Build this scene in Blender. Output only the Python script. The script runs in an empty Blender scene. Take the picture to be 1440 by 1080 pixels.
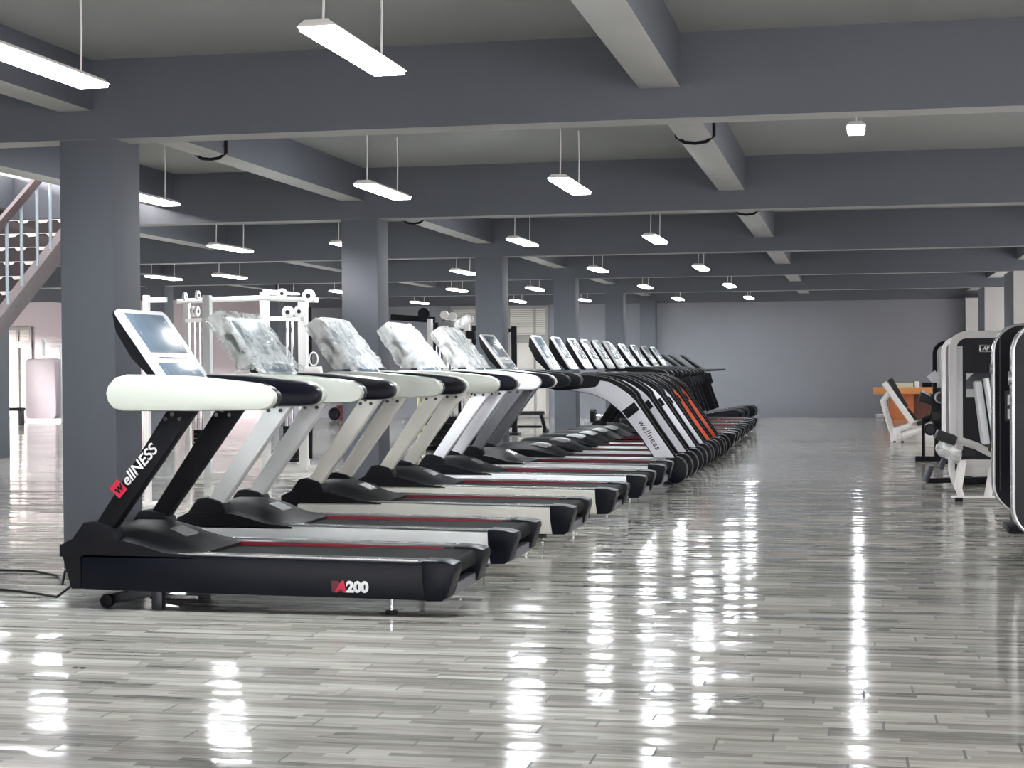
import bpy, bmesh, math, random
from mathutils import Vector, Matrix
random.seed(7)
SC = bpy.context.scene
COL = SC.collection
PI = math.pi
# ------------------------------------------------------------------ camera
F_PX, YAW, PIT, ROLL, H = 2348.46, 0.20113, 0.01143, 0.00723, 1.42
def _axes():
    fw = Vector((0, math.cos(PIT), -math.sin(PIT))); up = Vector((0, math.sin(PIT), math.cos(PIT))); rt = Vector((1, 0, 0))
    R = Matrix.Rotation(YAW, 3, 'Z')
    fw, up, rt = R @ fw, R @ up, R @ rt
    c, s = math.cos(ROLL), math.sin(ROLL)
    return fw, up * c + rt * s, rt * c - up * s
FW, UP, RT = _axes()
cam_d = bpy.data.cameras.new('camera'); cam = bpy.data.objects.new('camera', cam_d); COL.objects.link(cam)
cam_d.sensor_width = 36; cam_d.lens = F_PX / 1440 * 36; cam_d.clip_end = 200
M = Matrix((RT, UP, -FW)).transposed().to_4x4(); M.translation = Vector((0, 0, H)); cam.matrix_world = M
SC.camera = cam
def at(u, v, Y):
    """the point on the vertical plane at depth Y that the photo shows at u, v"""
    r = FW + RT * ((u - 720) / F_PX) + UP * ((540 - v) / F_PX)
    return Vector((0, 0, H)) + r * (Y / r.y)
def xz(u, v, Y):
    p = at(u, v, Y); return (p.x, p.z)
# ------------------------------------------------------------------ materials
MATS = {}
def mat(name, col, rough=.5, metal=0., coat=0., noise=0., nscale=8., bump=0., bscale=60., spec=.5):
    if name in MATS: return MATS[name]
    m = bpy.data.materials.new(name); m.use_nodes = True
    nt = m.node_tree; b = nt.nodes['Principled BSDF']
    b.inputs['Base Color'].default_value = (*col, 1); b.inputs['Roughness'].default_value = rough
    b.inputs['Metallic'].default_value = metal; b.inputs['Coat Weight'].default_value = coat
    b.inputs['Specular IOR Level'].default_value = spec
    tc = nt.nodes.new('ShaderNodeTexCoord')
    n = nt.nodes.new('ShaderNodeTexNoise'); n.inputs['Scale'].default_value = nscale; n.inputs['Detail'].default_value = 5
    nt.links.new(tc.outputs['Object'], n.inputs['Vector'])
    if noise:
        r = nt.nodes.new('ShaderNodeMapRange')
        r.inputs['To Min'].default_value = 1 - noise; r.inputs['To Max'].default_value = 1 + noise
        nt.links.new(n.outputs['Fac'], r.inputs['Value'])
        mx = nt.nodes.new('ShaderNodeVectorMath'); mx.operation = 'SCALE'; mx.inputs[0].default_value = col
        nt.links.new(r.outputs[0], mx.inputs['Scale']); nt.links.new(mx.outputs[0], b.inputs['Base Color'])
    rr = nt.nodes.new('ShaderNodeMapRange'); rr.inputs['To Min'].default_value = max(.02, rough - .05); rr.inputs['To Max'].default_value = rough + .05
    nt.links.new(n.outputs['Fac'], rr.inputs['Value']); nt.links.new(rr.outputs[0], b.inputs['Roughness'])
    if bump:
        n2 = nt.nodes.new('ShaderNodeTexNoise'); n2.inputs['Scale'].default_value = bscale; n2.inputs['Detail'].default_value = 6
        nt.links.new(tc.outputs['Object'], n2.inputs['Vector'])
        bp = nt.nodes.new('ShaderNodeBump'); bp.inputs['Strength'].default_value = bump; bp.inputs['Distance'].default_value = .01
        nt.links.new(n2.outputs['Fac'], bp.inputs['Height']); nt.links.new(bp.outputs[0], b.inputs['Normal'])
    MATS[name] = m; return m
def s2l(r, g, b):
    f = lambda c: (c / 255 / 12.92) if c / 255 <= .04045 else ((c / 255 + .055) / 1.055) ** 2.4
    return (f(r), f(g), f(b))
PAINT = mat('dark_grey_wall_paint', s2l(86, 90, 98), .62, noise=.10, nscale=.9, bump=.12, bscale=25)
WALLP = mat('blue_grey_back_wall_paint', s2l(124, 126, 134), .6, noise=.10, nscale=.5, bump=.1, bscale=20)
SOFFIT = mat('beam_soffit_painted_bounce', s2l(176, 177, 176), .8, noise=.12, nscale=3, bump=.2, bscale=18)  # beam undersides made paler, floor-bounce light put into the colour
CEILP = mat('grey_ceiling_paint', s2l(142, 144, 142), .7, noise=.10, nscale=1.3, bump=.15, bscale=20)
PIERLIT = mat('pier_face_painted_light', s2l(176, 175, 172), .8, noise=.08, nscale=2, bump=.1)  # light on the pier fronts put into the colour
WHITEW = mat('pale_wall_painted_daylight', s2l(186, 176, 180), .7, noise=.06, nscale=1)  # pinkish pale tone, daylight on the far-left back wall painted in
BLK = mat('gloss_black_plastic', s2l(12, 16, 25), .34, noise=.1, spec=.18)
BLKM = mat('satin_black_plastic', s2l(17, 18, 23), .5, noise=.1, spec=.18)
BLKV = mat('black_vinyl', s2l(22, 23, 27), .5, bump=.15, bscale=80)
NAVY = mat('gloss_navy_panel', s2l(8, 10, 22), .3, spec=.25)
RUB = mat('black_rubber_belt', s2l(40, 42, 43), .75, noise=.15, nscale=30, bump=.25, bscale=160, spec=.12)
FOOTR = mat('dark_foot_rail', s2l(44, 46, 50), .32, spec=.3)
IVORY = mat('ivory_gloss_plastic', s2l(206, 211, 202), .3, coat=.15)
PALE = mat('pale_silver_enamel', s2l(214, 218, 218), .3, coat=.2)
PEARL = mat('warm_pearl_enamel', s2l(222, 222, 214), .32, coat=.2)
COOLW = mat('cool_white_enamel', s2l(236, 238, 245), .3, coat=.2)
GREYM = mat('grey_metallic_enamel', s2l(128, 130, 136), .3, metal=.3)
SILV = mat('silver_trim', s2l(176, 178, 180), .25, metal=.7)
CHROME = mat('chrome', s2l(220, 222, 226), .1, metal=1.)
RED = mat('red_trim', s2l(132, 18, 40), .4)
REDL = mat('red_lettering', s2l(196, 32, 66), .5)
WHTL = mat('white_lettering', s2l(238, 240, 240), .5)
BLKL = mat('black_lettering', s2l(40, 40, 44), .5)
ORANGE = mat('orange_gloss_enamel', s2l(240, 98, 48), .3, coat=.3)
SCREEN = mat('blue_grey_display_glass', s2l(110, 126, 142), .26, noise=.25, nscale=9)
SCRD = mat('dark_display_glass', s2l(78, 90, 104), .26, noise=.3, nscale=12)
WHT = mat('white_powder_coat', s2l(236, 234, 232), .4, noise=.03)
WOOD = mat('orange_wood_veneer', s2l(196, 112, 66), .4, noise=.18, nscale=6)
WOODT = mat('light_orange_wood', s2l(224, 150, 90), .35, noise=.15, nscale=5)
STEEL = mat('dark_steel', s2l(64, 66, 72), .35, metal=.6)
CONC = mat('stair_concrete', s2l(92, 86, 87), .8, noise=.2, nscale=6, bump=.2)
STAIRD = mat('stair_riser_dark_stone', s2l(52, 46, 49), .6, noise=.25, nscale=5)
STRIPW = mat('pale_step_edge_strip', s2l(226, 220, 214), .6)
RAILW = mat('dark_red_handrail_wood', s2l(56, 40, 41), .4)
BLUEP = mat('blue_grey_baluster', s2l(150, 164, 172), .35, metal=.4)
CARD = mat('white_card', s2l(222, 224, 226), .7)
GREEN = mat('pale_green_card', s2l(200, 206, 186), .7)
FRAMEW = mat('window_frame_grey', s2l(150, 148, 146), .5)
BLIND = mat('pale_blind', s2l(206, 202, 196), .7, noise=.04)

def lamp_mat():
    m = bpy.data.materials.new('lamp_diffuser'); m.use_nodes = True; nt = m.node_tree
    nt.nodes.clear(); o = nt.nodes.new('ShaderNodeOutputMaterial'); e = nt.nodes.new('ShaderNodeEmission')
    tc = nt.nodes.new('ShaderNodeTexCoord'); n = nt.nodes.new('ShaderNodeTexNoise'); n.inputs['Scale'].default_value = 2
    nt.links.new(tc.outputs['Object'], n.inputs['Vector'])
    mr = nt.nodes.new('ShaderNodeMapRange'); mr.inputs['To Min'].default_value = LAMP * .96; mr.inputs['To Max'].default_value = LAMP * 1.04
    nt.links.new(n.outputs['Fac'], mr.inputs['Value']); nt.links.new(mr.outputs[0], e.inputs['Strength'])
    e.inputs['Color'].default_value = (.93, .975, 1, 1)
    nt.links.new(e.outputs[0], o.inputs['Surface']); return m
LAMP = 42.
LAMPM = lamp_mat()

def wrap_mat(name, alpha, col):
    m = bpy.data.materials.new(name); m.use_nodes = True; nt = m.node_tree; nt.nodes.clear()
    N = nt.nodes.new; L = nt.links.new
    o = N('ShaderNodeOutputMaterial'); mix = N('ShaderNodeMixShader'); tr = N('ShaderNodeBsdfTransparent'); p = N('ShaderNodeBsdfPrincipled')
    tr.inputs['Color'].default_value = (.95, .97, .96, 1)
    p.inputs['Base Color'].default_value = (*col, 1); p.inputs['Roughness'].default_value = .32
    tc = N('ShaderNodeTexCoord'); n = N('ShaderNodeTexNoise'); n.inputs['Scale'].default_value = 7; n.inputs['Detail'].default_value = 3; n.inputs['Distortion'].default_value = 1.6
    L(tc.outputs['Object'], n.inputs['Vector'])
    bp = N('ShaderNodeBump'); bp.inputs['Strength'].default_value = .6; bp.inputs['Distance'].default_value = .05
    L(n.outputs['Fac'], bp.inputs['Height']); L(bp.outputs[0], p.inputs['Normal'])
    mr = N('ShaderNodeMapRange'); mr.inputs['From Min'].default_value = .35; mr.inputs['From Max'].default_value = .65
    mr.inputs['To Min'].default_value = alpha - .22; mr.inputs['To Max'].default_value = min(1, alpha + .22)
    L(n.outputs['Fac'], mr.inputs['Value']); L(mr.outputs[0], mix.inputs['Fac'])
    L(tr.outputs[0], mix.inputs[1]); L(p.outputs[0], mix.inputs[2]); L(mix.outputs[0], o.inputs['Surface'])
    return m
WRAPC = wrap_mat('clear_plastic_film', .36, s2l(226, 232, 230))
WRAPW = wrap_mat('milky_plastic_film', .5, s2l(244, 246, 246))

def floor_mat():
    m = bpy.data.materials.new('wood_look_floor_tile'); m.use_nodes = True; nt = m.node_tree
    b = nt.nodes['Principled BSDF']; N = nt.nodes.new; L = nt.links.new
    geo = N('ShaderNodeNewGeometry'); sep = N('ShaderNodeSeparateXYZ'); L(geo.outputs['Position'], sep.inputs[0])
    def ma(op, a, b_=None, c=None):
        n = N('ShaderNodeMath'); n.operation = op
        for i, v in enumerate((a, b_, c)):
            if v is None: continue
            if isinstance(v, (int, float)): n.inputs[i].default_value = v
            else: L(v, n.inputs[i])
        return n.outputs[0]
    def wn(x, y, seed=0.):
        c = N('ShaderNodeCombineXYZ'); L(x, c.inputs[0]); L(y, c.inputs[1]); c.inputs[2].default_value = seed
        w = N('ShaderNodeTexWhiteNoise'); w.noise_dimensions = '3D'; L(c.outputs[0], w.inputs['Vector']); return w
    X, Y = sep.outputs[0], sep.outputs[1]
    TW, TL = .15, .9
    ry = ma('DIVIDE', Y, TW); row = ma('FLOOR', ry); fy = ma('FRACT', ry)
    rx = ma('ADD', ma('DIVIDE', X, TL), ma('MULTIPLY', row, -.23)); colm = ma('FLOOR', rx); fx = ma('FRACT', rx)
    tile = wn(colm, row)
    # three printed strips per tile, each cut in random lengths
    r3 = ma('FLOOR', ma('MULTIPLY', fy, 3.)); rr3 = ma('ADD', ma('MULTIPLY', row, 3.), r3)
    off = wn(rr3, rr3, 5.)
    sx = ma('ADD', ma('MULTIPLY', X, 2.1), ma('MULTIPLY', off.outputs['Value'], 17.))
    strip = wn(ma('FLOOR', sx), rr3, 2.)
    # grain
    cmb = N('ShaderNodeCombineXYZ'); L(ma('MULTIPLY', X, 3.), cmb.inputs[0]); L(ma('MULTIPLY', Y, 60.), cmb.inputs[1]); L(ma('MULTIPLY', strip.outputs['Value'], 30.), cmb.inputs[2])
    g = N('ShaderNodeTexNoise'); g.inputs['Scale'].default_value = 1.; g.inputs['Detail'].default_value = 6; g.inputs['Distortion'].default_value = .6; L(cmb.outputs[0], g.inputs['Vector'])
    ramp = N('ShaderNodeValToRGB'); cr = ramp.color_ramp
    cr.elements[0].position = 0.; cr.elements[0].color = (*s2l(98, 95, 92), 1)
    cr.elements[1].position = 1.; cr.elements[1].color = (*s2l(226, 224, 218), 1)
    for pos, c in ((.2, (140, 137, 132)), (.45, (171, 169, 162)), (.7, (196, 193, 185))):
        e = cr.elements.new(pos); e.color = (*s2l(*c), 1)
    v = ma('ADD', ma('MULTIPLY', strip.outputs['Value'], .5), ma('MULTIPLY', tile.outputs['Value'], .22))
    v = ma('ADD', v, ma('MULTIPLY', ma('SUBTRACT', g.outputs['Fac'], .5), .75))
    v = ma('ADD', v, .13)
    L(v, ramp.inputs['Fac'])
    jx = ma('LESS_THAN', fx, .011); jy = ma('LESS_THAN', fy, .035); j = ma('MAXIMUM', jx, jy)
    mix = N('ShaderNodeMix'); mix.data_type = 'RGBA'
    L(ma('MULTIPLY', ma('ADD', ma('MULTIPLY', jy, .35), jx), .9), mix.inputs['Factor'])
    L(ramp.outputs[0], mix.inputs['A']); mix.inputs['B'].default_value = (*s2l(34, 33, 34), 1)
    L(mix.outputs['Result'], b.inputs['Base Color'])
    wv = N('ShaderNodeTexNoise'); wv.inputs['Scale'].default_value = .8; wv.inputs['Detail'].default_value = 3; L(geo.outputs['Position'], wv.inputs['Vector'])
    L(ma('ADD', .06, ma('ADD', ma('MULTIPLY', wv.outputs['Fac'], .09), ma('MULTIPLY', j, .4))), b.inputs['Roughness'])
    b.inputs['Specular IOR Level'].default_value = .5
    # every tile lies a little tilted and is slightly crowned
    sepc = N('ShaderNodeSeparateColor'); L(tile.outputs['Color'], sepc.inputs[0])
    nx = ma('MULTIPLY', ma('SUBTRACT', sepc.outputs[0], .5), .006)
    ny = ma('ADD', ma('MULTIPLY', ma('SUBTRACT', sepc.outputs[1], .5), .050), ma('MULTIPLY', ma('SUBTRACT', fy, .5), .026))
    sepw = N('ShaderNodeSeparateColor'); w2 = N('ShaderNodeTexNoise'); w2.inputs['Scale'].default_value = 2.2; w2.inputs['Detail'].default_value = 2; L(geo.outputs['Position'], w2.inputs['Vector']); L(w2.outputs['Color'], sepw.inputs[0])
    nx = ma('ADD', nx, ma('MULTIPLY', ma('SUBTRACT', sepw.outputs[0], .5), .006))
    ny = ma('ADD', ny, ma('MULTIPLY', ma('SUBTRACT', sepw.outputs[1], .5), .03))
    cw = N('ShaderNodeCombineXYZ'); L(ma('MULTIPLY', X, 1.3), cw.inputs[0]); L(ma('MULTIPLY', Y, 8.), cw.inputs[1])
    w3 = N('ShaderNodeTexNoise'); w3.inputs['Scale'].default_value = 1.; w3.inputs['Detail'].default_value = 2; L(cw.outputs[0], w3.inputs['Vector'])
    ny = ma('ADD', ny, ma('MULTIPLY', ma('SUBTRACT', w3.outputs['Fac'], .5), .07))
    cn = N('ShaderNodeCombineXYZ'); L(nx, cn.inputs[0]); L(ny, cn.inputs[1]); cn.inputs[2].default_value = 1.
    nn = N('ShaderNodeVectorMath'); nn.operation = 'NORMALIZE'; L(cn.outputs[0], nn.inputs[0]); L(nn.outputs[0], b.inputs['Normal'])
    return m
FLOOR = floor_mat()
# ------------------------------------------------------------------ mesh helpers
def new(): return bmesh.new()
def box(bm, x0, x1, y0, y1, z0, z1):
    v = [bm.verts.new((x, y, z)) for x in (x0, x1) for y in (y0, y1) for z in (z0, z1)]
    for f in ((0, 1, 3, 2), (4, 6, 7, 5), (0, 4, 5, 1), (2, 3, 7, 6), (0, 2, 6, 4), (1, 5, 7, 3)):
        bm.faces.new([v[i] for i in f])
    return bm
def prism(bm, pts, y0, y1):
    """an outline in x, z extruded along y"""
    a = [bm.verts.new((x, y0, z)) for x, z in pts]; b = [bm.verts.new((x, y1, z)) for x, z in pts]
    n = len(pts)
    bm.faces.new(a); bm.faces.new(b[::-1])
    for i in range(n): bm.faces.new((a[i], b[i], b[(i + 1) % n], a[(i + 1) % n]))
    return bm
def tube(bm, path, r, seg=10, closed=False):
    P = [Vector(p) for p in path]; rings = []
    n = len(P)
    ref = None
    for i, p in enumerate(P):
        a = P[i - 1] if i > 0 else (P[-1] if closed else P[0]); b = P[(i + 1) % n] if (i < n - 1 or closed) else P[-1]
        t = (b - a).normalized()
        if ref is None: ref = Vector((0, 0, 1)) if abs(t.z) < .9 else Vector((1, 0, 0))
        s = t.cross(ref).normalized(); ref = s.cross(t).normalized()
        k = 1.
        if 0 < i < n - 1 or closed:
            c = (p - a).normalized().dot((b - p).normalized()); k = 1 / max(.5, math.sqrt((1 + c) / 2))
        rings.append([bm.verts.new(p + (s * math.cos(2 * PI * j / seg) + ref * math.sin(2 * PI * j / seg)) * r * k) for j in range(seg)])
    for i in range(n if closed else n - 1):
        A, B = rings[i], rings[(i + 1) % n]
        for j in range(seg): bm.faces.new((A[j], A[(j + 1) % seg], B[(j + 1) % seg], B[j]))
    if not closed: bm.faces.new(rings[0][::-1]); bm.faces.new(rings[-1])
    return bm
def bar(bm, a, b, w, h, up=(0, 1, 0)):
    """a rectangular bar from a to b"""
    a, b = Vector(a), Vector(b); t = (b - a).normalized(); u = Vector(up)
    s = t.cross(u).normalized(); u = s.cross(t).normalized()
    v = [bm.verts.new(p + s * (w / 2 * i) + u * (h / 2 * j)) for p in (a, b) for i in (-1, 1) for j in (-1, 1)]
    for f in ((0, 1, 3, 2), (4, 6, 7, 5), (0, 4, 5, 1), (2, 3, 7, 6), (0, 2, 6, 4), (1, 5, 7, 3)):
        bm.faces.new([v[i] for i in f])
    return bm
def disc(bm, c, r, h, axis='y', seg=24):
    c = Vector(c); d = {'x': Vector((1, 0, 0)), 'y': Vector((0, 1, 0)), 'z': Vector((0, 0, 1))}[axis] * (h / 2)
    return tube(bm, [c - d, c + d], r, seg)
def smooth_pts(pts, n=2):
    for _ in range(n):
        q = []
        for i in range(len(pts)):
            a, b = pts[i], pts[(i + 1) % len(pts)]
            q += [(a[0] * .75 + b[0] * .25, a[1] * .75 + b[1] * .25), (a[0] * .25 + b[0] * .75, a[1] * .25 + b[1] * .75)]
        pts = q
    return pts
def rrect(x0, x1, z0, z1, r, seg=7):
    out = []
    for cx, cz, a0 in ((x1 - r, z1 - r, 0), (x0 + r, z1 - r, 90), (x0 + r, z0 + r, 180), (x1 - r, z0 + r, 270)):
        for k in range(seg + 1):
            a = math.radians(a0 + 90 * k / seg); out.append((cx + r * math.cos(a), cz + r * math.sin(a)))
    return out
def obj(name, bm, m, parent=None, bevel=0., loc=None, sharp=35):
    bmesh.ops.recalc_face_normals(bm, faces=bm.faces[:])
    if bevel:
        es = [e for e in bm.edges if len(e.link_faces) == 2 and e.calc_face_angle(0) > .6]
        try: bmesh.ops.bevel(bm, geom=es, offset=bevel, segments=2, profile=.6, affect='EDGES', clamp_overlap=True)
        except Exception: pass
    for f in bm.faces: f.smooth = True
    for e in bm.edges:
        if len(e.link_faces) == 2 and e.calc_face_angle(0) > math.radians(sharp): e.smooth = False
    me = bpy.data.meshes.new(name); bm.to_mesh(me); bm.free()
    me.materials.append(m)
    o = bpy.data.objects.new(name, me); COL.objects.link(o)
    if parent: o.parent = parent
    if loc: o.location = loc
    return o
def thing(name, label, cat, loc=(0, 0, 0), group=None):
    o = bpy.data.objects.new(name, None); COL.objects.link(o); o.location = loc; o.empty_display_size = .2
    o['label'] = label; o['category'] = cat
    if group: o['group'] = group
    return o
def tag(o, label, cat, group=None):
    o['label'] = label; o['category'] = cat
    if group: o['group'] = group
    return o
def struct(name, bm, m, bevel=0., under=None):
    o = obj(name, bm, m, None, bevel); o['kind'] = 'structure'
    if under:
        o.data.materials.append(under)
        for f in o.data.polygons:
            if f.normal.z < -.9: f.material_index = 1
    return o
def copy_tree(o, parent=None):
    c = o.copy(); COL.objects.link(c)
    if parent: c.parent = parent
    for ch in [x for x in o.children]: copy_tree(ch, c)
    return c
def text(name, s, size, m, parent, origin, xdir, updir, shear=0., bold=.0, space=1.0, ext=.002):
    cu = bpy.data.curves.new(name, 'FONT'); cu.body = s; cu.size = size; cu.shear = shear; cu.offset = bold; cu.space_character = space; cu.extrude = ext
    t = bpy.data.objects.new(name + '_src', cu); COL.objects.link(t)
    dg = bpy.context.evaluated_depsgraph_get(); me = bpy.data.meshes.new_from_object(t.evaluated_get(dg))
    bpy.data.objects.remove(t); bpy.data.curves.remove(cu)
    me.name = name; me.materials.clear(); me.materials.append(m)
    o = bpy.data.objects.new(name, me); COL.objects.link(o); o.parent = parent
    xd = Vector(xdir).normalized(); ud = Vector(updir).normalized(); zd = xd.cross(ud)
    mm = Matrix((xd, ud, zd)).transposed().to_4x4(); mm.translation = Vector(origin); o.matrix_local = mm
    return o
# ------------------------------------------------------------------ the room
Y0, DY, ZB, ZC, ZS = 10.89, 6.609, 3.02, 3.572, 3.217
XL, XR, YB, YN = -26., 4.9, 43.95, -6.
BW = .28
bm = new(); box(bm, XL, XR, YN, YB + .2, -.2, 0); struct('floor', bm, FLOOR)
bm = new()
for a in ((XL, -11, YN, YB), (-7.65, XR, YN, YB), (-11, -7.65, YN, 11.2), (-11, -7.65, 17.5, YB)):
    box(bm, a[0], a[1], a[2], a[3], ZC, ZC + .15)
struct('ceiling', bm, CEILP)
bm = new(); box(bm, -15.5, XR + .2, YB, YB + .2, -.1, ZC); struct('wall_back', bm, WALLP)
bm = new(); box(bm, XL - .2, -15.5, YB - .02, YB + .2, -.1, ZC); struct('wall_back_left', bm, WHITEW)  # left stretch split off, its paler colour stands for daylight
bm = new()   # right wall with window openings between the piers
prev = YN
for y0, y1 in ((-4.5, 9.5), (12.5, 16.8), (19.4, 23.4), (26., 30.), (32.6, 36.6), (39.2, 42.6)):
    box(bm, XR, XR + .2, prev, y0, 0, ZC); box(bm, XR, XR + .2, y0, y1, 0, .6); box(bm, XR, XR + .2, y0, y1, 2.95, ZC); prev = y1
box(bm, XR, XR + .2, prev, YB, 0, ZC); struct('wall_right', bm, PAINT)
bm = new()   # left wall with openings to daylight
for y0, y1 in ((YN, 12), (16.5, 18.5), (23, 25), (29.5, 31.5), (36.5, 38), (42.5, YB)): box(bm, XL - .2, XL, y0, y1, 0, ZC)
for y0, y1 in ((12, 16.5), (18.5, 23), (25, 29.5), (31.5, 36.5), (38, 42.5)):
    box(bm, XL - .2, XL, y0, y1, 0, .3); box(bm, XL - .2, XL, y0, y1, 2.9, ZC)
struct('wall_left', bm, WHITEW)
bm = new(); box(bm, XL - .2, XR + .2, YN - .2, YN, 2.3, ZC); box(bm, XL - .2, -9, YN - .2, YN, 0, 2.3); struct('unseen_front_wall', bm, PAINT)  # unseen wall, added to keep the low sun off the near treadmill
for n in range(-1, 6):
    y = Y0 + n * DY
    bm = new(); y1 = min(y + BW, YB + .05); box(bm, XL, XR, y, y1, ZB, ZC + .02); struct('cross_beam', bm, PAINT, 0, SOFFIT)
# longitudinal beams, bay by bay
for n in range(-2, 5):
    ya = Y0 + n * DY + BW; yb = Y0 + (n + 1) * DY
    if n == -2: ya = YN
    for x0, x1, zb in ((-1.36, -1.085, ZS), (-5.46, -5.2, ZS), (-9.62, -9.33, ZS), (-13.5, -13.25, ZS), (-17.7, -17.4, ZS), (-21.7, -21.4, ZS), (2.85, 3.15, ZS)):
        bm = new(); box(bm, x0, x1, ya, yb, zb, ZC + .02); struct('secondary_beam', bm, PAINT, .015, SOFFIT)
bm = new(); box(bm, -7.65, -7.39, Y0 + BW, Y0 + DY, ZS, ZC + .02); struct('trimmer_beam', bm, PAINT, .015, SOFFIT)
for n in range(0, 6):
    y = Y0 + n * DY
    for xr in (-5.05, -13.2, -21.3):
        if n == 5: y = YB - .02 - .3
        bm = new(); box(bm, xr - .41, xr, y + .005, y + .44, 0, ZB + .05); struct('column', bm, PAINT, .012)
for n in range(1, 6):
    y = Y0 + n * DY; d = 1.9 if n < 5 else .03
    if n == 5: y = YB - .45; d = .4
    bm = new(); box(bm, 2.80, 3.25, y + .02, y + d, 0, ZB + .03); struct('pier', bm, PAINT)
    bm = new(); box(bm, 2.80, 3.25, y - .005, y + .02, 0, ZB - .001); struct('pier_lit_face', bm, PIERLIT)  # thin slab whose paler colour stands for light on the pier front
# back windows: blinds above a transom, glass panel below
def back_window(i, x0, x1, ztop):
    t = bpy.data.objects.new('window_%d' % i, None); COL.objects.link(t); t.location = ((x0 + x1) / 2, YB, 0); t['kind'] = 'structure'
    w = (x1 - x0) / 2
    bm = new(); y0, y1 = -.08, .0
    for a, b in ((-w, -w + .07), (w - .07, w), (w * .28, w * .28 + .06)): box(bm, a, b, y0, y1, .02, ztop)
    for z0, z1 in ((.02, .1), (2.0, 2.2), (ztop - .08, ztop)): box(bm, -w, w, y0 + .005, y1, z0, z1)
    obj('window_frame', bm, FRAMEW, t)
    bm = new()
    z = 2.22
    while z < ztop - .1:
        box(bm, -w + .07, w * .28, -.05, -.02, z, z + .045); box(bm, w * .28 + .06, w - .07, -.05, -.02, z, z + .045); z += .055
    obj('blind', bm, BLIND, t)
    bm = new(); box(bm, -w + .07, w - .07, -.03, -.015, .1, 2.0); obj('lower_panel', bm, BLIND, t)
back_window(1, -9.06, -7.95, 3.0)
back_window(2, -10.62, -9.55, 3.02)
back_window(3, -24.2, -22.9, 2.6)
# ------------------------------------------------------------------ pendant lamps
def make_lamp(cords, z, ln=1.26, wk=1.):
    t = thing('pendant_batten_lamp', '', 'lamp', (0, 0, 0))
    bm = new(); box(bm, -.085 * wk, .085 * wk, .08, .08 + ln, 0, .02); obj('diffuser', bm, LAMPM, t)
    bm = new(); prism(bm, [(-.1 * wk, .018), (.1 * wk, .018), (.06 * wk, .05), (-.06 * wk, .05)], .07, .09 + ln); obj('housing', bm, WHT, t, .004)
    for y in (.18, ln - .08):
        bm = new(); tube(bm, [(0, y, .05), (.006, y, .05 + cords * .5), (0, y, .05 + cords)], .006, 6); obj('cord', bm, WHT, t)
    return t
lampA = make_lamp(ZC - 3.0 - .05, 3.0); lampR = make_lamp(ZC - 3.36 - .05, 3.36, .5, .75)
used = {}
def place_lamp(first, key, x, y, z, label):
    o = first if key not in used else copy_tree(first)
    used[key] = 1
    o.location = (x, y, z); o['label'] = label; o['group'] = 'pendant batten lamps'
    return o
ORD = ['nearest', 'second', 'third', 'fourth', 'fifth', 'sixth', 'seventh']
rows = [('above the front ends of the treadmills', -4.19, range(0, 6)),
        ('over the rear ends of the treadmills', -2.46, range(0, 6)),
        ('just left of the column line', -6.52, range(0, 6)),
        ('over the white cable station', -8.2, range(1, 6)),
        ('left of the white cable station', -10.75, range(2, 6)),
        ('furthest left before the outer columns', -12.0, range(2, 5))]
for nm, x, rg in rows:
    for n in rg:
        if x == -8.2 and n == 1 : continue
        place_lamp(lampA, 'A', x, 7.45 + n * 6.58, 3.0, '%s white batten lamp in the row hung %s' % (ORD[n - rg[0]], nm))
for n in range(0, 6):
    place_lamp(lampR, 'R', .02 + .02 * n, 14.0 + (n - 1) * 6.6, 3.36, '%s white batten lamp in the short-corded row over the open aisle' % ORD[n])  # the farthest, hidden by beams, is added to light the back wall
for n in range(0, 5):
    place_lamp(lampA, 'A', -19.5, 14 + n * 6.6, 3.0, '%s batten lamp in the far left row beyond the outer columns' % ORD[n])
# black cable loops strapped round the beams
def strap(x0, x1, y, z):
    bm = new(); tube(bm, [(x0 - .012, y, z + .3), (x0 - .012, y, z + .02), (x0 + .05, y, z - .025), ((x0 + x1) / 2, y, z - .035), (x1 - .05, y, z - .025), (x1 + .012, y, z + .02), (x1 + .012, y, z + .3)], .014, 8)
    return obj('hanging_cable_loop', bm, BLKM)
for x0, x1, y, lb in ((-1.36, -1.085, 13.4, 'black cable looped under the right beam, nearest of its loops'), (-1.36, -1.085, 20.0, 'black cable looped under the right beam, second of its loops'), (-1.36, -1.085, 26.6, 'black cable looped under the right beam, farthest of its loops'),
                      (-5.46, -5.2, 13.4, 'black cable looped under the column-line beam, nearest of its loops'), (-5.46, -5.2, 20.1, 'black cable looped under the column-line beam beyond the second column')):
    tag(strap(x0, x1, y, ZS), lb, 'cable', 'cable loops under the beams')
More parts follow.
